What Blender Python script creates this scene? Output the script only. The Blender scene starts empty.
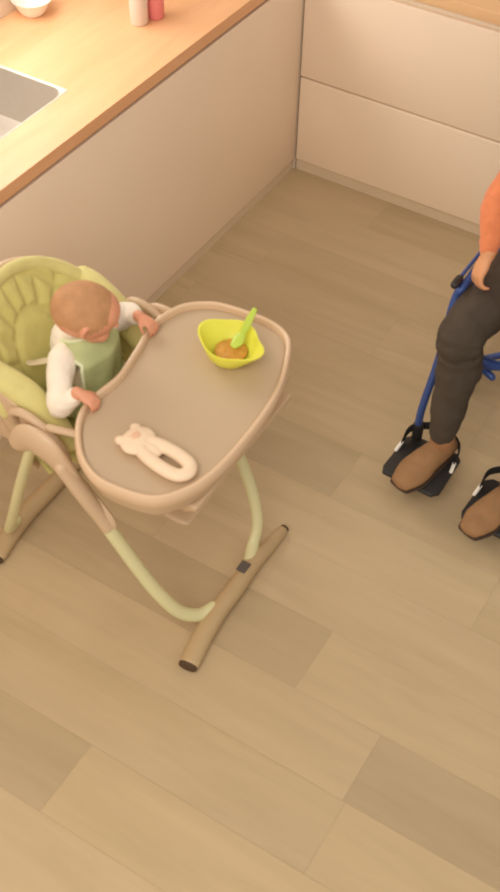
import bpy, bmesh, math, random
from mathutils import Vector, Matrix, noise
random.seed(7)
S = bpy.context.scene
COL = S.collection
V = Vector
PI = math.pi

# ------------------------------------------------------------------ camera
cam_d = bpy.data.cameras.new('camera'); cam = bpy.data.objects.new('camera', cam_d); COL.objects.link(cam)
CAMPOS = V((1.917, -3.592, 2.759)); yaw, pitch, roll, FPX = -0.527, 0.838, 0.031, 1124.6
f = V((math.sin(yaw)*math.cos(pitch), math.cos(yaw)*math.cos(pitch), -math.sin(pitch)))
r = V((math.cos(yaw), -math.sin(yaw), 0)); u = r.cross(f)
r2 = math.cos(roll)*r + math.sin(roll)*u; u2 = -math.sin(roll)*r + math.cos(roll)*u
cam.matrix_world = Matrix(((r2.x, u2.x, -f.x, CAMPOS.x), (r2.y, u2.y, -f.y, CAMPOS.y), (r2.z, u2.z, -f.z, CAMPOS.z), (0, 0, 0, 1)))
cam_d.sensor_fit = 'VERTICAL'; cam_d.sensor_height = 36; cam_d.lens = FPX*36/892
S.camera = cam
cam_d.dof.use_dof = True; cam_d.dof.focus_distance = 8.0; cam_d.dof.aperture_fstop = 5.2

# ------------------------------------------------------------------ world, lights, exposure
w = bpy.data.worlds.new('world'); S.world = w; w.use_nodes = True
w.node_tree.nodes['Background'].inputs[0].default_value = (1.0, 0.90, 0.79, 1)
w.node_tree.nodes['Background'].inputs[1].default_value = 0.65

def area(name, loc, target, sx, sy, power, col):
    l = bpy.data.lights.new(name, 'AREA'); l.shape = 'RECTANGLE'; l.size = sx; l.size_y = sy; l.energy = power; l.color = col
    o = bpy.data.objects.new(name, l); COL.objects.link(o); o.location = loc
    o.rotation_euler = (V(target)-V(loc)).to_track_quat('-Z', 'Y').to_euler(); return o
area('window_daylight', (-0.60, -1.15, 1.50), (1.0, -0.55, 0.65), 1.2, 0.6, 15.5, (1.0, 0.95, 0.86))
area('ceiling_light', (1.2, -4.1, 2.9), (1.0, -3.0, 0), 1.8, 1.8, 50, (1.0, 0.90, 0.77))
S.view_settings.view_transform = 'Standard'; S.view_settings.look = 'None'; S.view_settings.gamma = 1
S.view_settings.use_curve_mapping = False; S.view_settings.exposure = 0.0

# ------------------------------------------------------------------ materials
def lin(c):
    return tuple(((x/255)/12.92 if x/255 <= .04045 else ((x/255+.055)/1.055)**2.4) for x in c) + (1,)
def mat(name, c, rough=.6, metal=0, var=.05, scale=12, bump=0, bscale=60, sss=0, stretch=(1, 1, 1), trans=0, sheen=0, spec=.5):
    m = bpy.data.materials.new(name); m.use_nodes = True; n = m.node_tree.nodes; L = m.node_tree.links; b = n['Principled BSDF']
    b.inputs['Roughness'].default_value = rough; b.inputs['Metallic'].default_value = metal
    b.inputs['Specular IOR Level'].default_value = spec
    if sss: b.inputs['Subsurface Weight'].default_value = sss; b.inputs['Subsurface Radius'].default_value = (.02, .008, .004)
    if sheen: b.inputs['Sheen Weight'].default_value = sheen
    tc = n.new('ShaderNodeTexCoord'); mp = n.new('ShaderNodeMapping'); mp.inputs['Scale'].default_value = stretch
    L.new(tc.outputs['Object'], mp.inputs[0])
    nz = n.new('ShaderNodeTexNoise'); nz.inputs['Scale'].default_value = scale; nz.inputs['Detail'].default_value = 4
    L.new(mp.outputs[0], nz.inputs['Vector'])
    rp = n.new('ShaderNodeValToRGB'); a = lin(c)
    rp.color_ramp.elements[0].color = tuple(x*(1-var) for x in a[:3])+(1,); rp.color_ramp.elements[1].color = tuple(min(1, x*(1+var)) for x in a[:3])+(1,)
    rp.color_ramp.elements[0].position = .3; rp.color_ramp.elements[1].position = .7
    L.new(nz.outputs[0], rp.inputs[0]); L.new(rp.outputs[0], b.inputs['Base Color'])
    if bump:
        n2 = n.new('ShaderNodeTexNoise'); n2.inputs['Scale'].default_value = bscale; L.new(mp.outputs[0], n2.inputs['Vector'])
        bp = n.new('ShaderNodeBump'); bp.inputs['Strength'].default_value = bump; bp.inputs['Distance'].default_value = .003
        L.new(n2.outputs[0], bp.inputs['Height']); L.new(bp.outputs[0], b.inputs['Normal'])
    return m

def wood_mat(name, dark, light, axis=0, tone=False, rough=.5):
    m = bpy.data.materials.new(name); m.use_nodes = True; n = m.node_tree.nodes; L = m.node_tree.links; b = n['Principled BSDF']
    b.inputs['Roughness'].default_value = rough
    tc = n.new('ShaderNodeTexCoord'); mp = n.new('ShaderNodeMapping'); sc = [9, 9, 9]; sc[axis] = 1.1; mp.inputs['Scale'].default_value = sc
    L.new(tc.outputs['Object'], mp.inputs[0])
    nz = n.new('ShaderNodeTexNoise'); nz.noise_dimensions = '4D'; nz.inputs['Scale'].default_value = 1.6; nz.inputs['Detail'].default_value = 7; nz.inputs['Roughness'].default_value = .62
    nz.inputs['Distortion'].default_value = .6
    L.new(mp.outputs[0], nz.inputs['Vector'])
    rp = n.new('ShaderNodeValToRGB'); rp.color_ramp.elements[0].position = .3; rp.color_ramp.elements[1].position = .7
    rp.color_ramp.elements[0].color = lin(dark); rp.color_ramp.elements[1].color = lin(light)
    L.new(nz.outputs[0], rp.inputs[0]); out = rp.outputs[0]
    if tone:
        at = n.new('ShaderNodeAttribute'); at.attribute_name = 'tone'
        ml = n.new('ShaderNodeMath'); ml.operation = 'MULTIPLY'; ml.inputs[1].default_value = 37; L.new(at.outputs['Fac'], ml.inputs[0]); L.new(ml.outputs[0], nz.inputs['W'])
        mx = n.new('ShaderNodeMix'); mx.data_type = 'RGBA'; mx.blend_type = 'MULTIPLY'; mx.inputs[0].default_value = 1
        L.new(out, mx.inputs[6]); L.new(at.outputs['Color'], mx.inputs[7]); out = mx.outputs[2]
    L.new(out, b.inputs['Base Color'])
    bp = n.new('ShaderNodeBump'); bp.inputs['Strength'].default_value = .12; bp.inputs['Distance'].default_value = .002
    L.new(nz.outputs[0], bp.inputs['Height']); L.new(bp.outputs[0], b.inputs['Normal'])
    return m

M = {
 'floor': wood_mat('floor_vinyl', (192, 170, 134), (206, 183, 147), 0, True, .55),
 'grout': mat('floor_joint', (168, 142, 108), .8),
 'wood_y': wood_mat('worktop_wood', (228, 172, 124), (242, 188, 142), 1, False, .42),
 'wood_x': wood_mat('worktop_wood_cross', (232, 188, 142), (244, 204, 158), 0, False, .42),
 'front': mat('cabinet_front', (252, 231, 208), .35, var=.015, scale=3),
 'carcass': mat('cabinet_carcass', (236, 220, 198), .6, var=.02),
 'plinth': mat('cabinet_plinth', (226, 206, 180), .6, var=.03),
 'wall': mat('wall_paint', (235, 218, 196), .85, var=.02, bump=.05),
 'whitepaint': mat('white_paint', (240, 232, 220), .4, var=.01),
 'glass': None,
 'steel': mat('steel', (196, 186, 174), .42, metal=.35, var=.03, scale=30),
 'chrome': mat('chrome', (215, 210, 205), .15, metal=1, var=.02),
 'beige': mat('beige_plastic', (212, 184, 152), .42, var=.02, scale=6),
 'beige_rim': mat('beige_rim', (224, 194, 162), .42, var=.02, scale=6),
 'tray': mat('tray_plastic', (195, 172, 143), .36, var=.02, scale=5),
 'beige_dark': mat('beige_foot', (192, 166, 126), .5, var=.03, scale=8),
 'rubber_brown': mat('brown_rubber', (84, 62, 44), .7),
 'greentube': mat('pale_green_tube', (224, 220, 172), .38, var=.02),
 'greenpad': mat('green_fabric', (207, 198, 122), .85, var=.06, scale=25, bump=.35, bscale=220, sheen=.2),
 'greenroll': mat('green_piping', (218, 208, 138), .85, var=.05, scale=25, bump=.3, bscale=220, sheen=.2),
 'strapbeige': mat('harness_webbing', (222, 206, 176), .8, var=.04),
 'tagdark': mat('dark_tag', (92, 84, 78), .5),
 'skin_b': mat('baby_skin', (226, 160, 128), .5, var=.07, scale=14, sss=.15),
 'hair_b': mat('baby_hair', (196, 146, 104), .8, var=.12, scale=30, bump=.5, bscale=150),
 'lip': mat('lip', (206, 112, 92), .45),
 'eye': mat('eye', (52, 44, 42), .2), 'eyewhite': mat('eye_white', (236, 228, 220), .3),
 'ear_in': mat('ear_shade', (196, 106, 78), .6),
 'whitecloth': mat('white_jersey', (246, 236, 220), .85, var=.04, scale=20, bump=.3, bscale=160, sheen=.2),
 'bib': mat('green_bib', (182, 190, 138), .85, var=.12, scale=16, bump=.3, bscale=180),
 'bibedge': mat('bib_edge', (222, 228, 190), .8),
 'lime': mat('lime_silicone', (236, 236, 88), .38, var=.03, sss=.15),
 'spoon': mat('green_spoon', (190, 214, 84), .35, var=.03),
 'food': mat('orange_puree', (208, 150, 62), .5, var=.15, scale=60, bump=.8, bscale=120),
 'toy': mat('peach_rubber', (242, 218, 190), .5, var=.015, sss=.1), 'toyface': mat('toy_face', (236, 192, 160), .5),
 'orange': mat('orange_knit', (232, 138, 92), .85, var=.08, scale=30, bump=.5, bscale=140, sheen=.2),
 'trouser': mat('charcoal_cloth', (75, 65, 55), .9, var=.08, scale=14, bump=.3, bscale=160),
 'skin': mat('skin', (226, 164, 120), .5, var=.04, scale=20, sss=.12),
 'hair': mat('brown_hair', (92, 62, 40), .6, var=.3, scale=60, stretch=(1, 1, .15), bump=.5),
 'shoe': mat('tan_suede', (154, 116, 78), .85, var=.12, scale=22, bump=.3, bscale=200), 'shoe_d': mat('shoe_collar', (166, 120, 82), .8, var=.08),
 'sole': mat('shoe_sole', (70, 52, 40), .7),
 'blue': mat('blue_enamel', (66, 92, 160), .35, metal=.2, var=.03),
 'black': mat('black_plastic', (44, 42, 42), .5, var=.05), 'strap': mat('black_webbing', (38, 37, 38), .85, bump=.3),
 'silver': mat('silver', (205, 200, 195), .3, metal=.9), 'bluefab': mat('navy_upholstery', (42, 52, 92), .85, bump=.3),
 'greyblue': mat('grey_blue_trim', (132, 148, 176), .4),
 'bottle_w': mat('white_bottle', (226, 208, 194), .3, var=.02), 'bottle_p': mat('pink_bottle', (236, 140, 140), .3, var=.02),
 'cap': mat('grey_cap', (170, 158, 146), .4), 'ceramic': mat('white_ceramic', (250, 244, 234), .25, var=.01),
}
def glassmat():
    m = bpy.data.materials.new('window_glass'); m.use_nodes = True; b = m.node_tree.nodes['Principled BSDF']
    b.inputs['Transmission Weight'].default_value = 1; b.inputs['Roughness'].default_value = .02; b.inputs['IOR'].default_value = 1.45
    return m
M['glass'] = glassmat()

# ------------------------------------------------------------------ helpers
def finish(bm, name, m, parent=None, smooth=True, bevel=0, sub=0, autos=True):
    me = bpy.data.meshes.new(name)
    bmesh.ops.recalc_face_normals(bm, faces=bm.faces)
    if parent is not None:
        root = parent
        while root.parent: root = root.parent
        bmesh.ops.translate(bm, verts=bm.verts, vec=-root.location)
    bm.to_mesh(me); bm.free()
    o = bpy.data.objects.new(name, me); COL.objects.link(o)
    for mm in (m if isinstance(m, list) else [m]): me.materials.append(mm)
    if bevel:
        b = o.modifiers.new('b', 'BEVEL'); b.width = bevel; b.segments = 3; b.limit_method = 'ANGLE'; b.angle_limit = math.radians(35)
    if sub:
        s = o.modifiers.new('s', 'SUBSURF'); s.levels = sub; s.render_levels = sub
    if bevel or sub: bake(o)
    if smooth:
        o.data.shade_smooth()
        if autos: o.data.set_sharp_from_angle(angle=math.radians(38))
    if parent is not None: o.parent = parent
    return o
def bake(o):
    dg = bpy.context.evaluated_depsgraph_get(); ev = o.evaluated_get(dg)
    me = bpy.data.meshes.new_from_object(ev); old = o.data; o.modifiers.clear(); o.data = me; me.name = old.name; bpy.data.meshes.remove(old)
def fuse(bm, name, m, parent, voxel=.004, smooth=6, disp=None, label=None):
    """one continuous skin over overlapping solids"""
    me = bpy.data.meshes.new(name)
    root = parent
    if root is not None:
        while root.parent: root = root.parent
        bmesh.ops.translate(bm, verts=bm.verts, vec=-root.location)
    bmesh.ops.recalc_face_normals(bm, faces=bm.faces)
    bm.to_mesh(me); bm.free()
    o = bpy.data.objects.new(name, me); COL.objects.link(o); me.materials.append(m)
    a = o.modifiers.new('r', 'REMESH'); a.mode = 'VOXEL'; a.voxel_size = voxel
    s = o.modifiers.new('s', 'SMOOTH'); s.factor = .5; s.iterations = smooth
    bake(o)
    if disp:
        off = root.location if root is not None else V((0, 0, 0))
        nn = [v.normal.copy() for v in o.data.vertices]
        for v, n in zip(o.data.vertices, nn): v.co += n*disp(v.co+off)
    o.data.shade_smooth()
    if not o.data.materials: o.data.materials.append(m)
    if parent is not None: o.parent = parent
    return o
def empty(name, loc, label, cat, group=None):
    o = bpy.data.objects.new(name, None); COL.objects.link(o); o.location = loc; o.empty_display_size = .05
    tag(o, label, cat, group); return o
def tag(o, label, cat, group=None, kind=None):
    if label: o['label'] = label
    if cat: o['category'] = cat
    if group: o['group'] = group
    if kind: o['kind'] = kind
    return o
def struct(o): o['kind'] = 'structure'; return o

def box(bm, a, b):
    a, b = V(a), V(b)
    vs = [bm.verts.new((x, y, z)) for x in (a.x, b.x) for y in (a.y, b.y) for z in (a.z, b.z)]
    for q in ((0, 1, 3, 2), (4, 6, 7, 5), (0, 4, 5, 1), (2, 3, 7, 6), (0, 2, 6, 4), (1, 5, 7, 3)): bm.faces.new([vs[i] for i in q])
def boxes(*ab):
    bm = bmesh.new()
    for a, b in ab: box(bm, a, b)
    return bm
def cat(pts, n=8, closed=False):
    pts = [V(p) for p in pts]; out = []; N = len(pts)
    rng = N if closed else N-1
    for i in range(rng):
        if closed: p0, p1, p2, p3 = pts[i-1], pts[i], pts[(i+1) % N], pts[(i+2) % N]
        else: p0, p1, p2, p3 = pts[max(i-1, 0)], pts[i], pts[i+1], pts[min(i+2, N-1)]
        for k in range(n):
            t = k/n
            out.append(.5*((2*p1)+(p2-p0)*t+(2*p0-5*p1+4*p2-p3)*t*t+(3*p1-p0-3*p2+p3)*t**3))
    if not closed: out.append(pts[-1])
    return out
def tube(bm, pts, rad, seg=16, n=8, closed=False, up=(0, 0, 1), dome=True, smoothpath=True):
    """rad: number, or per control point numbers / (side, up) pairs"""
    N = len(pts)
    if not isinstance(rad, (list, tuple)) or (isinstance(rad, tuple)): rad = [rad]*N
    rr = [(q, q) if not isinstance(q, tuple) else q for q in rad]
    if smoothpath and N > 2:
        P = cat(pts, n, closed); R = [V((a, b, 0)) for a, b in rr]; RR = cat(R, n, closed)
    else: P = [V(p) for p in pts]; RR = [V((a, b, 0)) for a, b in rr]
    K = len(P); rings = []; up = V(up); prev = None
    for i in range(K):
        if closed: t = P[(i+1) % K]-P[i-1]
        else: t = P[min(i+1, K-1)]-P[max(i-1, 0)]
        t.normalize()
        s = t.cross(up)
        if s.length < .15: s = prev.copy() if prev else t.cross(V((1, 0, 0)))
        s = (s - t*s.dot(t)).normalized()
        if prev and s.dot(prev) < 0: s = -s
        prev = s; q = s.cross(t)
        rings.append([P[i]+s*(RR[i].x*math.cos(2*PI*j/seg))+q*(RR[i].y*math.sin(2*PI*j/seg)) for j in range(seg)])
    if dome and not closed:
        def endc(P0, ring, dirv, rads):
            out = []
            for a in (.35, .7, .92):
                k = math.cos(a*PI/2); out.append([P0+(p-P0)*k+dirv*(min(rads)*math.sin(a*PI/2)) for p in ring])
            return out
        d0 = (P[0]-P[1]).normalized(); d1 = (P[-1]-P[-2]).normalized()
        rings = endc(P[0], rings[0], d0, RR[0][:2])[::-1] + rings + endc(P[-1], rings[-1], d1, RR[-1][:2])
    vr = [[bm.verts.new(p) for p in ring] for ring in rings]
    T = len(vr)
    for i in range(T if closed else T-1):
        a, b = vr[i], vr[(i+1) % T]
        for j in range(seg): bm.faces.new((a[j], a[(j+1) % seg], b[(j+1) % seg], b[j]))
    if not closed: bm.faces.new(vr[0][::-1]); bm.faces.new(vr[-1])
def ell(bm, c, rad, rot=None, seg=28, rings=18):
    mt = Matrix.Translation(V(c)) @ (rot.to_4x4() if rot else Matrix()) @ Matrix.Diagonal(V(rad)).to_4x4()
    bmesh.ops.create_uvsphere(bm, u_segments=seg, v_segments=rings, radius=1, matrix=mt)
def lathe(bm, c, prof, seg=32):
    rings = [[bm.verts.new((c[0]+r_*math.cos(2*PI*j/seg), c[1]+r_*math.sin(2*PI*j/seg), c[2]+z)) for j in range(seg)] for r_, z in prof]
    for a, b in zip(rings, rings[1:]):
        for j in range(seg): bm.faces.new((a[j], a[(j+1) % seg], b[(j+1) % seg], b[j]))
    bm.faces.new(rings[0][::-1]); bm.faces.new(rings[-1])
def prism(bm, poly, a, b, axis):
    """polygon extruded along axis between a and b; poly in the two other axes in order"""
    def mk(p, t): q = list(p); q.insert(axis, t); return bm.verts.new(q)
    A = [mk(p, a) for p in poly]; B = [mk(p, b) for p in poly]; n = len(poly)
    bm.faces.new(A[::-1]); bm.faces.new(B)
    for i in range(n): bm.faces.new((A[i], A[(i+1) % n], B[(i+1) % n], B[i]))
def rotm(fwd, upv):
    x = V(fwd).normalized(); z = (V(upv)-x*V(upv).dot(x)).normalized(); y = z.cross(x)
    return Matrix((x, y, z)).transposed()
def hand(bm, wrist, fwd, back, size, curl, thumb_side, spread=.12, wr=None):
    """palm, four unequal fingers and a thumb. back = direction of back of the hand. size = hand length"""
    Rm = rotm(fwd, back); L = size; W = V(wrist)
    def T(x, y, z): return W + Rm @ V((x*L, y*L, z*L))
    tube(bm, [T(-.12, 0, 0), T(.05, 0, 0), T(.28, 0, .0), T(.48, 0, 0)], [(.17*L, .13*L) if not wr else (wr, wr*.85), (.17*L, .125*L), (.23*L, .11*L), (.215*L, .085*L)], up=tuple(Rm @ V((0, 0, 1))), seg=18)
    for k, (yy, ln) in enumerate(((.165, .40), (.055, .46), (-.055, .43), (-.16, .34))):
        yy *= thumb_side
        a = yy*spread/.12*.9; ang = 0; p = V((.46, yy, 0)); pts = [p.copy()-V((.08, 0, 0)), p.copy()]
        for sgm, fr in enumerate((.44, .32, .24)):
            ang += curl*(.75 if sgm == 0 else 1.1)
            p = p + V((math.cos(ang)*ln*fr, a*ln*fr, -math.sin(ang)*ln*fr)); pts.append(p.copy())
        tube(bm, [T(*q) for q in pts], [.055*L, .056*L, .052*L, .047*L, .040*L], seg=12, n=4)
    s = thumb_side
    tube(bm, [T(.08, .10*s, -.02), T(.24, .25*s, -.06), T(.38, .33*s, -.12), T(.48, .34*s, -.19)], [.075*L, .066*L, .056*L, .046*L], seg=12, n=4)

# ------------------------------------------------------------------ the room
PW = .2176; Y0 = -1.712; PL = 1.22
off = {}
# row k spans Y0+(k)*PW .. +PW ; seams visible in the photograph fix the offsets of some rows
seam = {-3: 1.512, -2: 1.244, -4: .30, -5: .871, 1: .997, 0: .36, 2: .62, 3: 1.28, 4: .80, 5: .20, 6: 1.0, 7: .45}
tones = {(-3, 1.512): .93, (-5, .871): 1.0, (-5, .871-PL): .93, (-2, 1.244-PL): .94, (-2, 1.244): 1.0, (1, .997): 1.04, (1, .997-PL): .95, (-3, 1.512-PL): 1.01}
bm = bmesh.new(); tl = bm.loops.layers.color.new('tone')
xl, xr, yl, yr = -.62, 4.6, -5.4, .62
k = -18
while Y0+k*PW < yr:
    ya, yb = max(Y0+k*PW, yl), min(Y0+(k+1)*PW, yr)
    if yb > ya:
        s0 = seam.get(k, random.uniform(0, PL)); x = s0-PL*math.ceil((s0-xl)/PL)
        while x < xr:
            xa, xb = max(x, xl), min(x+PL, xr)
            if xb-xa > .004:
                g = .0003
                t = None
                for (kk, xx), tv in tones.items():
                    if kk == k and abs(xx-x) < .01: t = tv
                if t is None: t = random.uniform(.965, 1.025)
                fa = bm.faces.new([bm.verts.new(p) for p in ((xa+g, ya+g, 0), (xb-g, ya+g, 0), (xb-g, yb-g, 0), (xa+g, yb-g, 0))])
                for l in fa.loops: l[tl] = (t, t, t*random.uniform(.985, 1.01), 1)
            x += PL
    k += 1
fo = finish(bm, 'floor', M['floor'], None, smooth=False)
bm = boxes(((xl, yl, -.06), (xr, yr, -.0012)));
base = finish(bm, 'floor_tmp', M['grout'], None, smooth=False)
# join the joint bed into the one floor mesh
bm = bmesh.new(); bm.from_mesh(fo.data); n0 = len(bm.faces); bm.from_mesh(base.data)
bm.faces.ensure_lookup_table()
for fa in bm.faces[n0:]: fa.material_index = 1
bm.to_mesh(fo.data); bm.free(); fo.data.materials.append(M['grout']); bpy.data.objects.remove(base)
struct(fo)

# outer walls behind the worktops (left one with the window above the sink)
wy0, wy1, wz0, wz1 = -1.85, -.45, 1.12, 1.90
xw = -.62
bm = boxes(((xw-.12, yl, 0), (xw, wy0, 3.2)), ((xw-.12, wy1, 0), (xw, yr+.12, 3.2)), ((xw-.12, wy0, 0), (xw, wy1, wz0)), ((xw-.12, wy0, wz1), (xw, wy1, 3.2)))
struct(finish(bm, 'wall_left', M['wall'], None, smooth=False))
struct(finish(boxes(((xw, yr, 0), (xr, yr+.12, 3.2))), 'wall_back', M['wall'], None, smooth=False))
win = struct(finish(boxes(((xw-.10, wy0, wz0), (xw-.04, wy0+.05, wz1)), ((xw-.10, wy1-.05, wz0), (xw-.04, wy1, wz1)),
    ((xw-.10, wy0+.05, wz0), (xw-.04, wy1-.05, wz0+.05)), ((xw-.10, wy0+.05, wz1-.05), (xw-.04, wy1-.05, wz1)),
    ((xw-.10, (wy0+wy1)/2-.03, wz0+.05), (xw-.04, (wy0+wy1)/2+.03, wz1-.05))), 'window_1', M['whitepaint'], None, smooth=False, bevel=.003))
for ya, yb in ((wy0+.05, (wy0+wy1)/2-.03), ((wy0+wy1)/2+.03, wy1-.05)):
    g = finish(boxes(((xw-.075, ya, wz0+.05), (xw-.065, yb, wz1-.05))), 'pane', M['glass'], None, smooth=False); g.parent = win

# ------------------------------------------------------------------ cabinets and worktops
H0, H1 = .868, .910
def cab(axis, a, b, label, gapz, depth=.58, group=None, vis=True):
    """unit of a run. axis 0: left run, front on plane x=0, spans y a..b ; axis 1: back run, front on y=0, spans x a..b"""
    def Q(t0, d0, z0, t1, d1, z1):
        if axis == 0: return ((-d1, t0, z0), (-d0, t1, z1))
        return ((t0, d0, z0), (t1, d1, z1))
    mid = (a+b)/2
    root = empty('base_cabinet', (-.3, mid, 0) if axis == 0 else (mid, .3, 0), label, 'cabinet', group)
    finish(boxes(Q(a+.001, .021, .052, b-.001, depth, H0-.002)), 'body', M['carcass'], root, smooth=False)
    finish(boxes(Q(a+.001, .012 if axis else .006, .0005, b-.001, .05, .050)), 'plinth', M['plinth'], root, smooth=False)
    g = .0012
    if gapz:
        finish(boxes(Q(a+g, 0, .054, b-g, .020, gapz-.004)), 'drawer', M['front'], root, bevel=.006)
        finish(boxes(Q(a+g, 0, gapz+.003, b-g, .020, H0-.026)), 'drawer', M['front'], root, bevel=.003)
    else:
        finish(boxes(Q(a+g, 0, .088, mid-g/2, .020, H0-.020)), 'door', M['front'], root, bevel=.003)
        finish(boxes(Q(mid+g/2, 0, .088, b-g, .020, H0-.020)), 'door', M['front'], root, bevel=.003)
    return root
# back run: two-drawer units
cab(1, .003, .96, 'white two-drawer cabinet at the inner corner of the back run', .434)
cab(1, .962, 1.86, 'white two-drawer cabinet behind the person in the wheelchair', .434)
cab(1, 1.862, 2.76, 'white two-drawer cabinet at the far right end of the back run', .434)
# left run: plain tall fronts
def flatcab(a, b, label):
    mid = (a+b)/2; root = empty('base_cabinet', (-.3, mid, 0), label, 'cabinet')
    finish(boxes(((-.05, a+.001, .0005), (-.008, b-.001, .052))), 'plinth', M['plinth'], root, smooth=False)
    top = .70 if 'sink' in label else H0-.002
    finish(boxes(((-.58, a+.001, .053), (-.021, b-.001, top))), 'body', M['carcass'], root, smooth=False)
    finish(boxes(((-.020, a+.0008, .055), (0, b-.0008, H0-.018))), 'door', M['front'], root, bevel=.002)
flatcab(-1.86, -.003, 'wide plain white sink cabinet of the left run behind the high chair')
flatcab(-3.40, -1.862, 'white cabinet beside the sink unit at the near left end')
finish(boxes(((-.58, .002, .002), (.0, .58, H0-.002))), 'corner_cabinet', M['carcass'], None, smooth=False)
tag(bpy.data.objects['corner_cabinet'], 'blind white corner cabinet joining the two runs under the worktop', 'cabinet')
# worktops
sx0, sx1, sy0, sy1 = -.56, -.162, -1.72, -1.205      # sink cut-out
top = empty('worktop', (-.3, -1.4, H0), 'pale wooden worktop of the left run with sink cut into it', 'worktop')
wt = finish(boxes(((xw+.002, -3.4, H0), (sx0, .60, H1)), ((sx1, -3.4, H0), (.004, .60, H1)), ((sx0, -3.4, H0), (sx1, sy0, H1)), ((sx0, sy1, H0), (sx1, .60, H1))), 'slab', M['wood_y'], top, smooth=False)
wt2 = finish(boxes(((.006, -.003, H0), (2.76, .60, H1))), 'worktop', M['wood_x'], None, bevel=.002)
tag(wt2, 'wooden worktop over the back run of drawers at the top right', 'worktop')
# sink: stainless basin with rounded corners
def rrect(x0, x1, y0, y1, rad, n=6):
    out = []
    for cx, cy, a0 in ((x1-rad, y1-rad, 0), (x0+rad, y1-rad, 90), (x0+rad, y0+rad, 180), (x1-rad, y0+rad, 270)):
        for i in range(n+1):
            a = math.radians(a0+90*i/n); out.append((cx+rad*math.cos(a), cy+rad*math.sin(a)))
    return out
sink = empty('kitchen_sink', (-.36, -1.45, .72), 'steel sink basin set into the wooden worktop at the left edge', 'sink')
bm = bmesh.new(); rings = []
for ins, z, rd in ((-.005, .9103, .008), (-.005, .9108, .008), (0, .9108, .045), (.004, .908, .045), (.010, .80, .05), (.022, .745, .05), (.05, .735, .05)):
    rings.append([bm.verts.new((x, y, z)) for x, y in rrect(sx0+ins, sx1-ins, sy0+ins, sy1-ins, rd)])
for a, b in zip(rings, rings[1:]):
    n = len(a)
    for j in range(n): bm.faces.new((a[j], a[(j+1) % n], b[(j+1) % n], b[j]))
bm.faces.new(rings[-1])
so = finish(bm, 'basin', M['steel'], sink)
bm = bmesh.new(); lathe(bm, (-.36, -1.45, .7355), [(.045, 0), (.045, .003), (.036, .004), (.03, .001), (.012, .001)]); finish(bm, 'drain', M['chrome'], sink)
tap = empty('kitchen_tap', (-.585, -1.45, H1), 'chrome swan neck tap behind the steel sink', 'tap')
bm = bmesh.new(); lathe(bm, (-.588, -1.45, H1+.0005), [(.022, 0), (.022, .01), (.016, .02), (.016, .09), (.01, .1)]); finish(bm, 'base', M['chrome'], tap)
bm = bmesh.new(); tube(bm, [(-.588, -1.45, 1.0), (-.588, -1.45, 1.15), (-.56, -1.45, 1.23), (-.49, -1.45, 1.24), (-.45, -1.45, 1.17)], .01); finish(bm, 'spout', M['chrome'], tap)
bm = bmesh.new(); tube(bm, [(-.588, -1.435, .975), (-.588, -1.39, 1.0)], .006, smoothpath=False); finish(bm, 'lever', M['chrome'], tap)

# things on the worktop
def bottle(x, y, m, h, rad, label, capm):
    root = empty('bottle', (x, y, H1), label, 'bottle')
    bm = bmesh.new(); lathe(bm, (x, y, H1+.0005), [(rad*.9, 0), (rad, .005), (rad, h*.62), (rad*.96, h*.72), (rad*.6, h*.82), (rad*.45, h*.84), (rad*.45, h*.88)])
    finish(bm, 'body', m, root)
    bm = bmesh.new(); lathe(bm, (x, y, H1+h*.88), [(rad*.55, 0), (rad*.55, h*.1), (rad*.45, h*.12)]); finish(bm, 'cap', capm, root)
    return root
bottle(-.222, -.735, M['bottle_w'], .20, .031, 'greyish white bottle standing on the worktop in front of a pink one', M['cap'])
bottle(-.200, -.672, M['bottle_p'], .20, .030, 'pink bottle standing on the worktop behind the white one', M['ceramic'])
bowl = empty('dish', (-.555, -.88, H1), 'white dish at the top left corner of the wooden worktop', 'dish')
bm = bmesh.new(); lathe(bm, (-.555, -.88, H1+.0005), [(.035, 0), (.04, .004), (.05, .02), (.066, .05), (.068, .052), (.063, .05), (.047, .022), (.03, .010), (.003, .009)])
# outer profile continues inward so the dish is hollow
finish(bm, 'bowl', M['ceramic'], bowl)

# ------------------------------------------------------------------ high chair
CY = -1.965
hc = empty('high_chair', (.60, CY, 0), 'beige and pale green folding high chair holding the baby', 'high chair')
def P(name, bm, m, parent=None, **k): return finish(bm, name, M[m], parent or hc, **k)
CT = [(.559, -1.80), (.583, -1.698), (.649, -1.640), (.722, -1.622), (.821, -1.617), (.891, -1.642), (.931, -1.70), (.972, -1.811), (.990, -1.921), (.994, -2.065), (.983, -2.173), (.953, -2.249), (.908, -2.297), (.837, -2.316), (.758, -2.317), (.687, -2.283), (.626, -2.219), (.592, -2.150), (.591, -2.085), (.598, -2.007), (.580, -1.905)]
C = [(p.x, p.y) for p in cat([(x, y, 0) for x, y in CT], 6, True)]
def offset(C, d):
    n = len(C); out = []
    for i in range(n):
        t = V(C[(i+2) % n])-V(C[i-2]); t.normalize(); nn = V((-t.y, t.x))     # contour runs clockwise seen from above
        out.append((C[i][0]-nn.x*d*ORI, C[i][1]-nn.y*d*ORI))
    return out
area2 = sum(C[i][0]*C[(i+1) % len(C)][1]-C[(i+1) % len(C)][0]*C[i][1] for i in range(len(C)))
ORI = -1 if area2 > 0 else 1
def loft(prof, capa=True, capb=True):
    bm = bmesh.new(); rings = [[bm.verts.new((x, y, z)) for x, y in offset(C, d)] for d, z in prof]
    for a, b in zip(rings, rings[1:]):
        n = len(a)
        for j in range(n): bm.faces.new((a[j], a[(j+1) % n], b[(j+1) % n], b[j]))
    if capa: bm.faces.new(rings[0][::-1])
    if capb: bm.faces.new(rings[-1])
    return bm
tray = P('tray', loft([(.019, .718), (.018, .742), (.022, .7435), (.03, .7425)]), 'tray')
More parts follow.
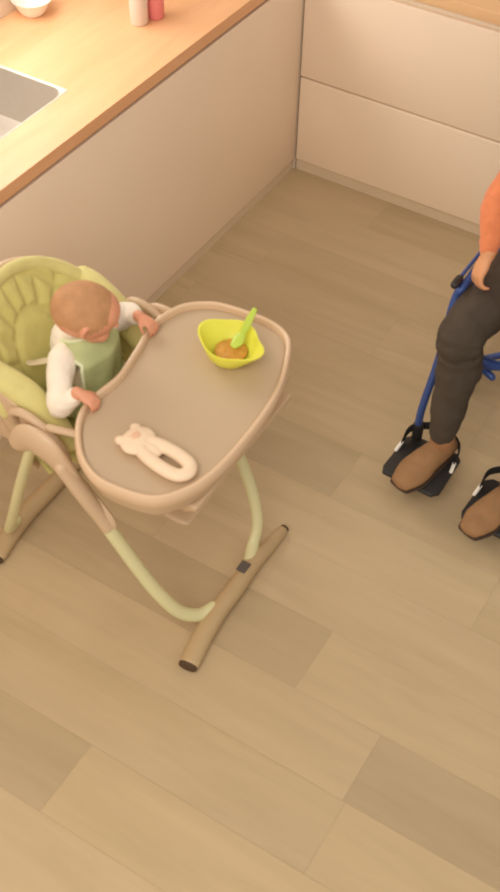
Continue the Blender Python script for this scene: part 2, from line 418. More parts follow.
bm = loft([(.016, .715), (.004, .722), (-.001, .738), (0, .752), (.004, .759), (.009, .7605), (.014, .757), (.017, .745), (.018, .728)], False, False)
n = len(C); bm.verts.ensure_lookup_table(); L_ = len(bm.verts)
for j in range(n): bm.faces.new((bm.verts[j], bm.verts[(j+1) % n], bm.verts[L_-n+(j+1) % n], bm.verts[L_-n+j]))
rim = P('tray_rim', bm, 'beige_rim', tray)
under = P('tray_base', loft([(.06, .660), (.030, .664), (.022, .675), (.020, .716)]), 'beige')
bm = bmesh.new()
prism(bm, [(.80, .652), (.80, .612), (.93, .622), (.962, .640), (.965, .660)], -2.20, -1.74, 1)
P('front_catch', bm, 'beige', bevel=.008)
# seat: back and pan as padded fabric
def quilt(uu, s):
    """puffed quilting: concentric arcs and radial seams"""
    rr = math.hypot(uu, s-.55)
    a = math.atan2(s-.55, uu)
    d1 = min(abs(rr-q) for q in (.42, .68, .90))
    seams = [d1]
    if rr > .42: 
        k = (a/(PI/9)); seams.append(abs(k-round(k))*(PI/9)*rr)
    else: seams.append(abs(uu)*1.0 if s < .5 else 1)
    d = min(seams)
    return 1-math.exp(-(d/.045)**2)
def backsheet(bm, off, puff, wmax, topz, thick):
    NU, NV = 96, 110; g = []; g2 = []
    for side in (0, 1):
        G = []
        for i in range(NV+1):
            v = i/NV; row = []
            h = .44+(topz-.44)*v
            # half width from an arched outline
            q = max(0, (v-.52)/.48); hw = wmax*math.sqrt(max(1-q**2.3, 0.0004)); hw *= .86+.14*min(1, v/.3)
            for j in range(NU+1):
                uu = -1+2*j/NU; y = CY+hw*uu
                x = .405-.205*(v**1.05)
                wn = (abs(y-CY)/wmax)
                x += .085*wn**2.6*(1-.55*q) + off
                e = max(abs(uu), 0); edge = (1-e**10)*(1-max(0, (v-.9)/.1)**4)
                if side == 0: x += puff*quilt((y-CY)/wmax, v*1.25)*edge + thick*edge**.5*.5
                else: x -= thick*.5*edge**.5
                row.append(bm.verts.new((x, y, h)))
            G.append(row)
        for a, b in zip(G, G[1:]):
            for j in range(NU): bm.faces.new((a[j], a[j+1], b[j+1], b[j]))
        g.append(G)
    A, B = g
    for i in range(NV):
        bm.faces.new((A[i][0], A[i+1][0], B[i+1][0], B[i][0])); bm.faces.new((A[i][-1], A[i+1][-1], B[i+1][-1], B[i][-1]))
    for j in range(NU):
        bm.faces.new((A[0][j], A[0][j+1], B[0][j+1], B[0][j])); bm.faces.new((A[-1][j], A[-1][j+1], B[-1][j+1], B[-1][j]))
bm = bmesh.new(); backsheet(bm, 0, .013, .235, .880, .034); back = P('backrest', bm, 'greenpad', autos=False)
bm = bmesh.new(); backsheet(bm, -.036, 0, .243, .868, .022); P('seat_shell', bm, 'beige', autos=False)
# thick edge roll around the arch of the back
bm = bmesh.new(); pts = []
for a in range(-100, 101, 10):
    t = a/100; an = t*PI/2*1.02
    y = CY+.230*math.sin(an); z = .665+.212*math.cos(an)
    v = (z-.44)/.44; x = .405-.205*v**1.05+.06*abs(math.sin(an))**2.6+.012
    pts.append((x, y, z))
tube(bm, pts, [(.020, .016)]*len(pts), seg=14, n=3, up=(1, 0, 0)); P('edge_roll', bm, 'greenroll', back)
bm = bmesh.new()
tube(bm, [(.40, CY, .535), (.50, CY, .532), (.60, CY, .532), (.68, CY, .522)], [(.185, .03), (.19, .034), (.185, .034), (.16, .022)], seg=40)
P('seat_cushion', bm, 'greenpad')
bm = bmesh.new()
tube(bm, [(.36, CY, .505), (.50, CY, .495), (.67, CY, .495)], [(.185, .026), (.17, .028), (.15, .02)], seg=40); P('seat_pan', bm, 'beige')
for s in (-1, 1):
    Y = CY+s*.188
    bm = bmesh.new()
    tube(bm, [(.300, Y+s*.022, .775), (.345, Y+s*.018, .758), (.43, Y+s*.006, .715), (.505, Y, .645), (.55, Y, .60)], [(.022, .026), (.027, .036), (.029, .04), (.027, .034), (.018, .022)], seg=18, up=(0, 1, 0))
    P('side_bolster', bm, 'greenroll')
    bm = bmesh.new()
    ya, yb = Y+s*.034, Y+s*.050
    prism(bm, [(.18, .68), (.22, .76), (.29, .775), (.42, .715), (.50, .665), (.56, .61), (.54, .575), (.44, .555), (.32, .555), (.22, .60)], min(ya, yb), max(ya, yb), 1)
    P('side_panel', bm, 'beige', bevel=.007)
    # armrest loop
    bm = bmesh.new()
    Ya = CY+s*.250
    tube(bm, [(.425, CY+s*.236, .62), (.415, Ya-s*.005, .67), (.425, Ya, .705), (.465, Ya, .715), (.52, Ya, .695), (.57, Ya, .65), (.575, Ya-s*.01, .60)], .0125, seg=14); P('armrest', bm, 'beige')
    # tray arm
    bm = bmesh.new(); tube(bm, [(.53, Ya-s*.005, .700), (.62, Ya-s*.03, .700), (.74, Ya-s*.04, .692)], [(.012, .009)]*3, seg=12); P('tray_arm', bm, 'beige')
# frame
for s in (-1, 1):
    # hub pod
    Y = CY+s*.288
    bm = bmesh.new()
    tube(bm, [(.455, Y, .640), (.500, Y, .685), (.555, Y, .680), (.600, Y-s*.006, .630), (.635, Y-s*.014, .565), (.672, Y-s*.022, .50)], [(.026, .015), (.043, .019), (.047, .020), (.034, .019), (.022, .017), (.018, .015)], seg=22, up=(0, 1, 0))
    if s > 0: bmesh.ops.translate(bm, verts=bm.verts, vec=(-.012, 0, -.032))
    P('hinge_housing', bm, 'beige')
    bm = bmesh.new(); tube(bm, [(.57, Y-s*.03, .60), (.62, Y-s*.035, .55), (.70, Y-s*.032, .47), (.715, Y-s*.034, .43)], [(.010, .012), (.022, .012), (.022, .012), (.010, .010)], seg=14, up=(0, 1, 0)); P('latch_bracket', bm, 'beige')
# front legs: each from the hinge down and curving in to the foot; rear legs
for s in (-1, 1):
    e = .016 if s > 0 else 0
    bm = bmesh.new()
    tube(bm, [(.605, CY+s*.290, .64), (.69, CY+s*.270, .48), (.77+e, CY+s*.245, .30), (.825+e*1.6, CY+s*.225, .185), (.87+e*1.3, CY+s*.195, .095), (.905, CY+s*.150, .048), (.925, CY+s*.10, .040)],
         [(.016, .020)]*7, seg=18, up=(0, 1, 0)); P('front_leg', bm, 'greentube')
    bm = bmesh.new(); tube(bm, [(.603, CY+s*.290, .645), (.65, CY+s*.281, .56), (.69, CY+s*.270, .48), (.708, CY+s*.266, .443)], [(.019, .023), (.019, .023), (.017, .021), (.016, .020)], seg=18, up=(0, 1, 0)); P('leg_sleeve', bm, 'beige')
    bm = bmesh.new()
    tube(bm, [(.50, CY+s*.272, .66), (.42, CY+s*.262, .45), (.335, CY+s*.245, .22), (.275, CY+s*.215, .085), (.25, CY+s*.16, .045)], [(.014, .019)]*5, seg=18, up=(0, 1, 0)); P('rear_leg', bm, 'greentube')
for nm, x0, tilt in (('front_foot', .938, .012), ('rear_foot', .245, 0)):
    bm = bmesh.new(); 
    tube(bm, [(x0+.022, CY-.278, .019), (x0+.008, CY-.20, .024), (x0, CY-.10, .029), (x0, CY, .030), (x0-.004, CY+.10, .028), (x0+.002, CY+.20, .021), (x0+.004, CY+.262, .016)],
         [(.029, .019), (.030, .025), (.028, .0285), (.027, .029), (.025, .0265), (.021, .020), (.016, .014)], seg=20)
    ft = P(nm, bm, 'beige_dark')
    bm = bmesh.new(); tube(bm, [(x0+.0225, CY-.285, .018), (x0+.024, CY-.297, .018)], [(.028, .0175)]*2, seg=20, dome=False, smoothpath=False); P('end_cap', bm, 'rubber_brown', ft, bevel=.004)
    bm = bmesh.new(); tube(bm, [(x0+.005, CY+.268, .0155), (x0+.0055, CY+.277, .015)], [(.0145, .0135)]*2, seg=20, dome=False, smoothpath=False); P('end_cap', bm, 'rubber_brown', ft, bevel=.003)
bm = bmesh.new(); box(bm, (.914, CY+.035, .0565), (.944, CY+.075, .062)); P('warning_tag', bm, 'tagdark', bevel=.003)
# footrest on two stems below the seat
fr = None
bm = bmesh.new(); tube(bm, [(.80, CY-.10, .37), (.80, CY, .37), (.80, CY+.10, .37)], [(.045, .010)]*3, seg=24); fr = P('footrest', bm, 'beige')
for s in (-1, 1):
    bm = bmesh.new(); tube(bm, [(.67, CY+s*.10, .49), (.735, CY+s*.092, .43), (.775, CY+s*.09, .375)], .010, seg=12); P('footrest_stem', bm, 'beige')
# harness
for s in (-1, 1):
    bm = bmesh.new(); tube(bm, [(.345, CY+s*.075, .70), (.362, CY+s*.092, .715), (.42, CY+s*.085, .75)], [(.014, .0018)]*3, seg=10, up=(0, 0, 1)); P('harness_strap', bm, 'strapbeige')

# ------------------------------------------------------------------ baby
bb = empty('baby', (.47, CY, .50), 'baby in white sleeves and green bib holding the tray edge', 'person')
HC = V((.486, -1.968, .878)); Rh = rotm((.62, .66, -.46), (.34, .34, .88))     # head: x = face, y = its left, z = crown
def Hh(x, y, z): return HC + Rh @ V((x, y, z))
bm = bmesh.new()
ell(bm, Hh(-.008, 0, .008), (.087, .070, .074), Rh)
ell(bm, Hh(.022, 0, .020), (.058, .060, .054), Rh)            # forehead
ell(bm, Hh(.030, 0, -.032), (.046, .050, .042), Rh)           # lower face
for s in (-1, 1): ell(bm, Hh(.044, s*.026, -.034), (.026, .024, .023), Rh)   # cheeks
ell(bm, Hh(.062, 0, -.060), (.014, .016, .013), Rh)           # chin
ell(bm, Hh(.079, 0, -.020), (.010, .009, .009), Rh)           # nose
for s in (-1, 1): ell(bm, Hh(.074, s*.021, .004), (.009, .016, .006), Rh)
for s in (-1, 1):
    tube(bm, [Hh(-.008, s*.066, .008), Hh(-.016, s*.072, .003), Hh(-.018, s*.073, -.010), Hh(-.012, s*.070, -.022), Hh(-.004, s*.065, -.026)], [.0045, .006, .006, .0055, .004], seg=10, n=4)
    ell(bm, Hh(-.010, s*.064, -.008), (.010, .005, .014), Rh)
# neck, trunk, arms and legs in the same skin
tube(bm, [HC+V((-.01, 0, -.04)), (.452, CY, .80), (.45, CY, .76)], [.032, .034, .05], seg=16)
tube(bm, [(.450, CY, .60), (.450, CY, .62), (.452, CY, .66), (.450, CY, .72), (.450, CY, .765)], [(.058, .074), (.060, .076), (.058, .072), (.052, .076), (.034, .05)], seg=24, up=(1, 0, 0))
RS, RE, RW = V((.458, -2.045, .765)), V((.528, -2.140, .722)), V((.574, -2.132, .781))
LS, LE, LW = V((.458, -1.890, .765)), V((.480, -1.800, .740)), V((.538, -1.822, .784))
tube(bm, [(.45, CY-.03, .735), RS, RE, RW], [.028, .028, .021, .015], seg=14, n=6)
tube(bm, [(.45, CY+.03, .735), LS, LE, LW], [.028, .028, .021, .015], seg=14, n=6)
hand(bm, RW+V((.002, 0, .002)), (.93, .10, -.28), (.28, 0, .96), .080, .62, 1)
hand(bm, LW+V((.002, 0, .002)), (.95, -.06, -.22), (.22, 0, .97), .080, .60, -1)
for s in (-1, 1):
    tube(bm, [(.45, CY+s*.045, .605), (.58, CY+s*.075, .605), (.665, CY+s*.08, .585), (.705, CY+s*.075, .49), (.715, CY+s*.07, .375)], [.044, .042, .034, .028, .020], seg=16)
    tube(bm, [(.705, CY+s*.07, .372), (.75, CY+s*.072, .352), (.785, CY+s*.074, .346)], [.018, .019, .012], seg=14)
fuse(bm, 'body', M['skin_b'], bb, .0028, 4)
# fine hair: thin cap hugging the crown and back of the skull
bm = bmesh.new(); bmesh.ops.create_uvsphere(bm, u_segments=56, v_segments=40, radius=1)
for v in list(bm.verts):
    if v.co.x*.95 - v.co.z*.62 > .42 or v.co.z < -.52 + .1*abs(v.co.y): bm.verts.remove(v)
for v in bm.verts:
    nz = noise.noise(v.co*9)*.0009
    v.co = Hh(-.0085+v.co.x*(.0872+nz), v.co.y*(.0703+nz), .009+v.co.z*(.0742+nz))
finish(bm, 'hair', M['hair_b'], bb, autos=False)
for s in (-1, 1):
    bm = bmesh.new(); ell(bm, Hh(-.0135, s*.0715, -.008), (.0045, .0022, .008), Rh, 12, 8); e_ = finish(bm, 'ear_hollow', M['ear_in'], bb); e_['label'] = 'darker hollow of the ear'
    bm = bmesh.new(); ell(bm, Hh(.0745, s*.021, -.0045), (.0065, .0095, .0055), Rh, 14, 10); ey = finish(bm, 'eye', M['eyewhite'], bb)
    bm = bmesh.new(); ell(bm, Hh(.0795, s*.0205, -.0045), (.0025, .0048, .0048), Rh, 12, 8); finish(bm, 'iris', M['eye'], ey)
bm = bmesh.new(); tube(bm, [Hh(.0700, -.013, -.044), Hh(.0775, -.005, -.0425), Hh(.0775, .005, -.0425), Hh(.0700, .013, -.044)], [.0018, .0036, .0036, .0018], seg=8, n=4); finish(bm, 'mouth', M['lip'], bb)
# white top
bm = bmesh.new()
tube(bm, [(.450, CY, .60), (.450, CY, .63), (.450, CY, .69), (.450, CY, .765), (.458, CY, .815)], [(.070, .090), (.068, .088), (.066, .086), (.058, .084), (.034, .045)], seg=28, up=(1, 0, 0))
def cuff(a, b, t): return a.lerp(b, t)
tube(bm, [(.448, CY-.04, .738), RS, RS.lerp(RE, .55)+V((-.006, -.006, .006)), RE+V((-.004, -.010, 0)), cuff(RE, RW, .72)], [.040, .040, .033, .030, .023], seg=18, n=6)
tube(bm, [(.448, CY+.04, .738), LS, LE+V((-.004, .006, 0)), cuff(LE, LW, .62)], [.038, .040, .034, .023], seg=18, n=6)
def folds(a, s1, b=0, s2=1): return lambda p: a*noise.noise(p*s1)+b*noise.noise(p*s2)
fuse(bm, 'shirt', M['whitecloth'], bb, .0035, 4, folds(.0035, 32, .0015, 80))
bm = bmesh.new()
tube(bm, [(.45, CY-.05, .61), (.45, CY, .612), (.45, CY+.05, .61)], [.066, .072, .066], seg=20)
for s in (-1, 1): tube(bm, [(.46, CY+s*.045, .606), (.58, CY+s*.075, .606), (.668, CY+s*.08, .588), (.708, CY+s*.075, .49), (.712, CY+s*.071, .40)], [.055, .052, .043, .036, .027], seg=18)
fuse(bm, 'leggings', M['bib'], bb, .004, 4, folds(.003, 26))
# bib: sheet wrapped round the front of the chest
bm = bmesh.new(); NB, NH = 40, 26; G = []; 
for side, dd in ((0, 0), (1, .003)):
    GG = []
    for i in range(NH+1):
        v = i/NH; row = []
        for j in range(NB+1):
            a = (-1+2*j/NB); w_ = (1.0 if v < .18 else 1.0)*(.8+.2*min(1, v/.35))*(1-.25*max(0, v-.75)*4)
            ang = a*(2.0-.95*min(1, v/.30))+.22*min(1, v/.3)
            z = .828-.180*v-.018*(1-math.cos(ang))*(1-v)
            k = min(1, v/.35); rx = .047+(.084-.047)*k; ry = .053+(.104-.053)*k
            rip = .004*math.sin(ang*7+v*3)*v
            row.append(bm.verts.new((.458+(rx+dd+rip)*math.cos(ang), CY+(ry+dd+rip)*math.sin(ang), z)))
        GG.append(row)
    for a, b in zip(GG, GG[1:]):
        for j in range(NB): bm.faces.new((a[j], a[j+1], b[j+1], b[j]))
    G.append(GG)
A, B = G
edge = [A[i][0] for i in range(NH+1)]+[A[NH][j] for j in range(1, NB+1)]+[A[i][NB] for i in range(NH-1, -1, -1)]+[A[0][j] for j in range(NB-1, 0, -1)]
edge2 = [B[i][0] for i in range(NH+1)]+[B[NH][j] for j in range(1, NB+1)]+[B[i][NB] for i in range(NH-1, -1, -1)]+[B[0][j] for j in range(NB-1, 0, -1)]
for i in range(len(edge)):
    j = (i+1) % len(edge); bm.faces.new((edge[i], edge[j], edge2[j], edge2[i]))
ep = [v.co.copy() for v in edge2][::2]
bib = finish(bm, 'bib', M['bib'], bb, autos=False)
bm = bmesh.new(); tube(bm, ep, .0055, seg=8, n=2, closed=True); finish(bm, 'piping', M['bibedge'], bib)

# ------------------------------------------------------------------ things on the tray
TZ = .7432
bw = empty('feeding_bowl', (.79, -1.765, TZ), 'lime green leaf-shaped bowl of orange puree on the tray', 'bowl')
bm = bmesh.new(); SEG = 64
def brim(a):     # plan radius: two pulled corners (left and right in the photo) and a soft front
    d1 = math.cos(a-math.radians(172)); d2 = math.cos(a-math.radians(-6)); d3 = math.cos(a-math.radians(95))
    return .069+.026*max(0, d1)**6+.030*max(0, d2)**8+.010*max(0, d3)**4
prof = [(.54, 0, 0), (.66, .003, 0), (.86, .022, .2), (.96, .040, .6), (1.02, .056, 1), (1.02, .060, 1), (.96, .0595, 1), (.89, .044, .6), (.78, .028, .25), (.58, .012, 0), (.06, .010, 0)]
rings = []
for kx, z, wv in prof:
    ring = []
    for j in range(SEG):
        a = 2*PI*j/SEG; base_r = .069*kx; rr_ = base_r*(1-wv)+brim(a)*kx*wv
        lift = wv*(brim(a)-.069)*.25
        ring.append(bm.verts.new((.800+rr_*math.cos(a), -1.790+rr_*math.sin(a), TZ+z+lift)))
    rings.append(ring)
for a, b in zip(rings, rings[1:]):
    for j in range(SEG): bm.faces.new((a[j], a[(j+1) % SEG], b[(j+1) % SEG], b[j]))
bm.faces.new(rings[0][::-1]); bm.faces.new(rings[-1]); finish(bm, 'bowl', M['lime'], bw)
bm = bmesh.new(); bmesh.ops.create_uvsphere(bm, u_segments=40, v_segments=20, radius=1)
for v in bm.verts:
    q = v.co.copy(); hgt = .010+.004*noise.noise(q*3)
    v.co = V((.802+q.x*.043, -1.787+q.y*.043, TZ+.024+q.z*(hgt if q.z > 0 else .006)))
pu = finish(bm, 'puree', M['food'], None, autos=False); tag(pu, 'orange puree lying in the lime green bowl', 'food')
sp = empty('spoon', (.795, -1.745, TZ+.03), 'pale green baby spoon standing in the bowl', 'spoon')
bm = bmesh.new()
tube(bm, [(.808, -1.787, TZ+.043), (.811, -1.768, TZ+.050), (.814, -1.748, TZ+.064)], [(.010, .005), (.017, .007), (.008, .005)], seg=16); finish(bm, 'spoon_bowl', M['spoon'], sp)
bm = bmesh.new(); tube(bm, [(.813, -1.751, TZ+.061), (.817, -1.733, TZ+.085), (.824, -1.711, TZ+.118)], [(.008, .006), (.012, .007), (.008, .005)], seg=12); finish(bm, 'handle', M['spoon'], sp)

ty = empty('teether', (.83, -2.18, TZ), 'pale peach rubber teether with round eared head and loop handle', 'toy')
bm = bmesh.new()
T0 = V((.775, -2.166, TZ+.016)); dx = V((.99, -.13, 0)).normalized(); dy = V((.13, .99, 0)).normalized()
def TT(a, b, z=0): return T0+dx*a+dy*b+V((0, 0, z))
Rt = rotm(dx, (0, 0, 1))
ell(bm, TT(.002, 0), (.041, .047, .0155), Rt)
for s in (-1, 1): 
    ell(bm, TT(-.030, s*.027), (.016, .013, .010), Rt)
    ell(bm, TT(-.020, s*.018), (.018, .014, .012), Rt)
hp = []
tube(bm, [TT(.030, .018), TT(.060, .025), TT(.105, .028), TT(.145, .022), TT(.160, 0), TT(.145, -.022), TT(.105, -.028), TT(.060, -.025), TT(.030, -.018)], [(.0180, .0140)]*9, seg=16)
ell(bm, TT(.045, 0), (.030, .022, .012), Rt)
fuse(bm, 'ring', M['toy'], ty, .002, 5)
bm = bmesh.new(); ell(bm, TT(-.004, 0, .0135), (.012, .014, .004), Rt); mz = finish(bm, 'muzzle', M['toyface'], ty)
for s in (-1, 1):
    bm = bmesh.new(); ell(bm, TT(-.016, s*.013, .0125), (.0028, .0028, .002), Rt, 10, 8); finish(bm, 'eye', M['toyface'], ty)

# ------------------------------------------------------------------ wheelchair (blue transport chair)
WX = 1.365
wc = empty('wheelchair', (WX, -.75, 0), 'blue framed wheelchair with black footplates at the right edge', 'wheelchair')
def W_(name, bm, m, parent=None, **k): return finish(bm, name, M[m], parent or wc, **k)
for s in (-1, 1):
    X = WX+s*.222
    bm = bmesh.new()
    tube(bm, [(X, -.30, .93), (X, -.33, .80), (X, -.34, .60), (X, -.335, .42), (X, -.33, .22)], .0125, seg=14)
    tube(bm, [(X+.012, -.34, .640), (X+.012, -.80, .640), (X+.012, -1.05, .638), (X, -1.09, .59), (X+(.012 if s<0 else -.012), -1.165, .42), (X, -1.20-(.03 if s > 0 else 0), .22), (X, -1.195-(.035 if s > 0 else 0), .11)], .0125, seg=14)
    tube(bm, [(X, -.335, .22), (X, -.55, .23), (X, -.76, .24), (X, -.80, .30), (X, -.80, .60)], .0125, seg=14)
    W_('side_frame', bm, 'blue')
    bm = bmesh.new(); tube(bm, [(X-s*.042, -.34, .636), (X-s*.042, -.80, .636), (X-s*.042, -1.05, .630)], .0115, seg=14); W_('seat_rail', bm, 'blue')
    bm = bmesh.new(); tube(bm, [(X-s*.005, -.45, .76), (X-s*.005, -.62, .765), (X-s*.005, -.78, .76)], [(.026, .014)]*3, seg=16); W_('armrest_pad', bm, 'black')
    bm = bmesh.new(); tube(bm, [(X, -.36, .60), (X, -.42, .74), (X, -.60, .748), (X, -.78, .74), (X, -.80, .61)], .010, seg=12); W_('armrest_tube', bm, 'blue')
    bm = bmesh.new(); tube(bm, [(X+s*.01, -.33, .93), (X+s*.01, -.26, .945), (X+s*.01, -.19, .94)], .016, seg=14); W_('push_handle', bm, 'black')
    # brake lever with black knob
    bm = bmesh.new(); tube(bm, [(X+s*.004, -.92, .655), (X+s*.006, -1.02, .655), (X+s*.006, -1.065, .655)], .006, seg=10); bl = W_('brake_lever', bm, 'blue')
    bm = bmesh.new(); tube(bm, [(X+s*.006, -1.065, .655), (X+s*.006, -1.098, .655)], .0125, smoothpath=False, seg=14); W_('knob', bm, 'black', bl)
    # wheels
    for nm, cx, cy, rad, wd in (('rear_wheel', X+s*.030, -.33, .16, .014), ('front_caster', X+s*.002, -.76, .085, .013)):
        bm = bmesh.new()
        tube(bm, [(cx, cy+(rad-.014)*math.cos(2*PI*q/28), rad+.0015+(rad-.014)*math.sin(2*PI*q/28)) for q in range(28)], .0140, seg=12, n=2, closed=True, up=(1, 0, 0))
        wh = W_(nm, bm, 'black')
        bm = bmesh.new()
        tube(bm, [(cx-.018, cy, rad), (cx+.018, cy, rad)], .018, smoothpath=False)
        for q in range(6):
            a = 2*PI*q/6; tube(bm, [(cx, cy, rad), (cx, cy+(rad-.016)*math.cos(a), rad+(rad-.016)*math.sin(a))], .006, smoothpath=False, seg=8)
        W_('hub', bm, 'silver', wh)
    bm = bmesh.new(); tube(bm, [(X, -.335, .24), (X, -.33, .17), (X+s*.025, -.33, .165)], .009, seg=10); W_('axle_bracket', bm, 'blue')
    bm = bmesh.new(); tube(bm, [(X, -.76, .245), (X-s*.0, -.76, .185)], .014, smoothpath=False)
    for t in (-1, 1): tube(bm, [(X+s*.002, -.76, .188), (X+s*.002+t*.022, -.76, .170), (X+s*.002+t*.022, -.76, .085)], .005, seg=8, smoothpath=False)
    W_('caster_fork', bm, 'silver')
# seat, back, cross brace
bm = boxes(((WX-.19, -1.00, .505), (WX+.19, -.36, .518))); W_('seat_sling', bm, 'bluefab', bevel=.005)
bm = boxes(((WX-.205, -.338, .60), (WX+.205, -.322, .90))); W_('back_sling', bm, 'bluefab', bevel=.006)
bm = bmesh.new(); tube(bm, [(WX-.20, -.93, .565), (WX+.21, -.93, .235)], .011, smoothpath=False); W_('cross_brace', bm, 'blue')
bm = bmesh.new(); tube(bm, [(WX+.20, -.96, .565), (WX-.21, -.96, .235)], .011, smoothpath=False); W_('cross_brace', bm, 'blue')
# clamp with blue knob below the thigh
bm = bmesh.new(); tube(bm, [(1.245, -1.075, .40), (1.27, -1.055, .375), (1.31, -1.035, .365)], [.016, .020, .014], seg=12); tube(bm, [(1.262, -1.05, .345), (1.30, -1.06, .335)], .012, smoothpath=False)
tube(bm, [(1.185, -1.15, .50), (1.235, -1.08, .41), (1.26, -1.06, .38)], .010, seg=10); tube(bm, [(1.29, -1.04, .365), (WX, -.99, .40)], .009, smoothpath=False)
W_('calf_strap_bracket', bm, 'blue')
# footplates with heel loops
def plate(x0, x1, s, dy=0):
    before = set(bpy.data.objects)
    bm = bmesh.new()
    prism(bm, [(x0+.01, -1.385), (x0, -1.36), (x0+.008, -1.21), (x0+.03, -1.19), (x1-.02, -1.19), (x1, -1.21), (x1, -1.37), (x1-.02, -1.392)], .078, .094, 2)
    fp = W_('footplate', bm, 'black', bevel=.005)
    bm = bmesh.new(); xm = (x0+x1)/2
    tube(bm, [(x0+.012, -1.255, .105), (x0+.020, -1.205, .135), (xm, -1.168, .150), (x1-.022, -1.195, .135), (x1-.008, -1.25, .105)], [(.003, .017)]*5, seg=12); W_('heel_loop', bm, 'strap', fp)
    bm = bmesh.new(); tube(bm, [(x0+.006, -1.285, .095), (x0+.012, -1.255, .112)], [(.006, .004)]*2, smoothpath=False, seg=10); b_ = W_('buckle', bm, 'ceramic', fp)
    bm = bmesh.new(); tube(bm, [(x1-.006, -1.275, .095), (x1-.008, -1.25, .112)], [(.006, .004)]*2, smoothpath=False, seg=10); b_ = W_('buckle', bm, 'ceramic', fp)
    bm = bmesh.new(); xh = WX+s*.222; tube(bm, [(xh, -1.197, .155), (xh, -1.195, .075)], .0175, smoothpath=False); W_('hanger_sleeve', bm, 'black', fp)
    for o in set(bpy.data.objects)-before: o.data.transform(Matrix.Translation((0, dy, 0)))
plate(1.106, 1.306, -1); plate(1.393, 1.593, 1, -.035)

# ------------------------------------------------------------------ person in the wheelchair
pp = empty('person', (WX, -.72, .58), 'person in orange sweater and charcoal trousers sitting in the blue wheelchair', 'person')
Rsh, Rel, Rwr = V((1.225, -.80, 1.045)), V((1.172, -.955, .880)), V((1.196, -1.035, .750))
Lsh, Lel, Lwr = V((1.525, -.78, 1.045)), V((1.600, -.92, .850)), V((1.565, -1.045, .700))
kn = {-1: V((1.212, -1.140, .556)), 1: V((1.530, -1.145, .540))}
hp_ = {-1: V((1.285, -.60, .615)), 1: V((1.455, -.60, .615))}
an = {-1: V((1.240, -1.245, .190)), 1: V((1.500, -1.300, .190))}
HP = V((WX, -.95, 1.30)); Rp = rotm((-.25, -.90, -.45), (0, -.4, .9))
def Hp(x, y, z): return HP+Rp @ V((x, y, z))
bm = bmesh.new()
ell(bm, Hp(-.01, 0, .02), (.098, .076, .098), Rp); ell(bm, Hp(.022, 0, -.04), (.062, .058, .075), Rp)
ell(bm, Hp(.060, 0, -.095), (.022, .026, .020), Rp); tube(bm, [Hp(.082, 0, .01), Hp(.100, 0, -.022), Hp(.085, 0, -.032)], [.008, .012, .008], seg=10)
for s in (-1, 1): ell(bm, Hp(.045, s*.035, -.03), (.03, .022, .026), Rp); ell(bm, Hp(-.005, s*.078, -.012), (.018, .008, .032), Rp)
tube(bm, [Hp(-.02, 0, -.04), (WX, -.86, 1.16), (WX, -.80, 1.08)], [.052, .052, .07], seg=18)
tube(bm, [(WX, -.60, .68), (WX, -.61, .80), (WX, -.67, .93), (WX, -.77, 1.04), (WX, -.81, 1.09)], [(.15, .10), (.125, .095), (.135, .09), (.15, .08), (.07, .06)], seg=28, up=(0, 1, 0))
for A_ in ((Rsh, Rel, Rwr), (Lsh, Lel, Lwr)):
    tube(bm, [A_[0].lerp(V((WX, -.79, 1.04)), .4), A_[0], A_[0].lerp(A_[1], .5), A_[1], A_[1].lerp(A_[2], .4), A_[2]], [.045, .045, .039, .034, .033, .023], seg=16)
hand(bm, Rwr, (-.10, -.42, -.75), (-.65, -.55, .35), .140, .62, -1, wr=.024)
hand(bm, Lwr, (-.35, -.80, -.30), (.1, -.3, .95), .175, .30, 1, wr=.024)
for s in (-1, 1):
    tube(bm, [hp_[s], hp_[s].lerp(kn[s], .5), kn[s], kn[s].lerp(an[s], .35), an[s]+V((0, 0, .02)), an[s]+V((0, -.01, -.045))], [.074, .062, .046, .040, .024, .024], seg=18)
    tube(bm, [an[s]+V((0, .015, -.045)), an[s]+V((-.01, -.06, -.060)), an[s]+V((-.025, -.11, -.066))], [.027, .022, .014], seg=14)
fuse(bm, 'body', M['skin'], pp, .0048, 3)
bm = bmesh.new()
ell(bm, Hp(-.022, 0, .028), (.100, .086, .104), Rp); tube(bm, [Hp(-.08, 0, .02), Hp(-.12, 0, -.04), Hp(-.12, 0, -.12)], [.05, .045, .02], seg=16)
fuse(bm, 'hair', M['hair'], pp, .005, 3, folds(.004, 30))
for s in (-1, 1):
    bm = bmesh.new(); ell(bm, Hp(.073, s*.030, -.006), (.008, .012, .0065), Rp, 14, 10); ey = finish(bm, 'eye', M['eyewhite'], pp)
    bm = bmesh.new(); ell(bm, Hp(.0795, s*.030, -.006), (.0028, .0058, .0058), Rp, 12, 8); finish(bm, 'iris', M['eye'], ey)
bm = bmesh.new(); tube(bm, [Hp(.072, -.022, -.066), Hp(.088, 0, -.064), Hp(.072, .022, -.066)], [.003, .007, .003], seg=8); finish(bm, 'mouth', M['lip'], pp)
bm = bmesh.new()
tube(bm, [(WX, -.595, .665), (WX, -.60, .78), (WX, -.66, .92), (WX, -.765, 1.04), (WX, -.82, 1.095)], [(.185, .135), (.16, .125), (.165, .115), (.175, .10), (.072, .068)], seg=32, up=(0, 1, 0))
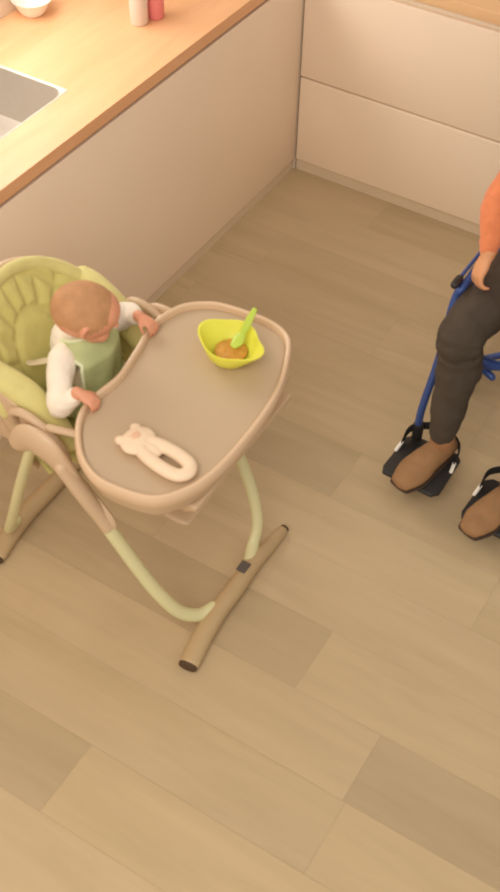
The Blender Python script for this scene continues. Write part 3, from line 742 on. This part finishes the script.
for A_ in ((Rsh, Rel, Rwr), (Lsh, Lel, Lwr)):
    tube(bm, [A_[0].lerp(V((WX, -.79, 1.04)), .4), A_[0], A_[0].lerp(A_[1], .5), A_[1], A_[1].lerp(A_[2], .45), A_[1].lerp(A_[2], .88)], [.062, .062, .050, .046, .041, .031], seg=18)
fuse(bm, 'sweater', M['orange'], pp, .006, 3, folds(.007, 18, .003, 50))
bm = bmesh.new()
tube(bm, [(WX-.10, -.58, .635), (WX, -.57, .64), (WX+.10, -.58, .635)], [.105, .11, .105], seg=24)
for s in (-1, 1):
    tube(bm, [hp_[s]+V((0, .01, .008)), hp_[s].lerp(kn[s], .5)+V((0, 0, .006)), kn[s]+V((0, -.002, -.004)), kn[s].lerp(an[s], .3)+V((0, .006, 0)), kn[s].lerp(an[s], .65), an[s].lerp(kn[s], .07)],
         [.100, .090, .074, .069, .056, .046], seg=24)
fuse(bm, 'trousers', M['trouser'], pp, .0055, 4, folds(.009, 13, .003, 40))
for s, tx in ((-1, -.040), (1, -.045)):
    a = an[s]; d = V((tx*3.2, -.46, 0)).normalized(); sd = V((-d.y, d.x, 0))
    def F(l, w_, z): return V((a.x, a.y, 0))+d*l+sd*w_+V((0, 0, z))
    bm = bmesh.new()
    tube(bm, [F(-.048, 0, .130), F(0, 0, .137), F(.06, 0, .137), (F(.125, 0, .126)), F(.178, 0, .117)], [(.033, .027), (.040, .036), (.046, .036), (.052, .026), (.036, .017)], seg=24)
    tube(bm, [F(-.010, 0, .13), F(-.008, 0, .165), F(-.004, 0, .188)], [.036, .037, .036], seg=20)
    sh = fuse(bm, 'shoe', M['shoe'], pp, .003, 4, folds(.0015, 40))
    bm = bmesh.new(); tube(bm, [F(-.010, 0, .150), F(-.006, 0, .172), F(-.004, 0, .190)], [.038, .0395, .0385], seg=24); c_ = finish(bm, 'collar', M['shoe_d'], sh); c_['label'] = 'reddish brown ankle collar'
    bm = bmesh.new(); tube(bm, [F(-.050, 0, .1015), F(0, 0, .1015), F(.06, 0, .1015), F(.13, 0, .1015), F(.185, 0, .1015)], [(.033, .0065), (.040, .0065), (.046, .0065), (.053, .0065), (.036, .0065)], seg=24); finish(bm, 'sole', M['sole'], sh)
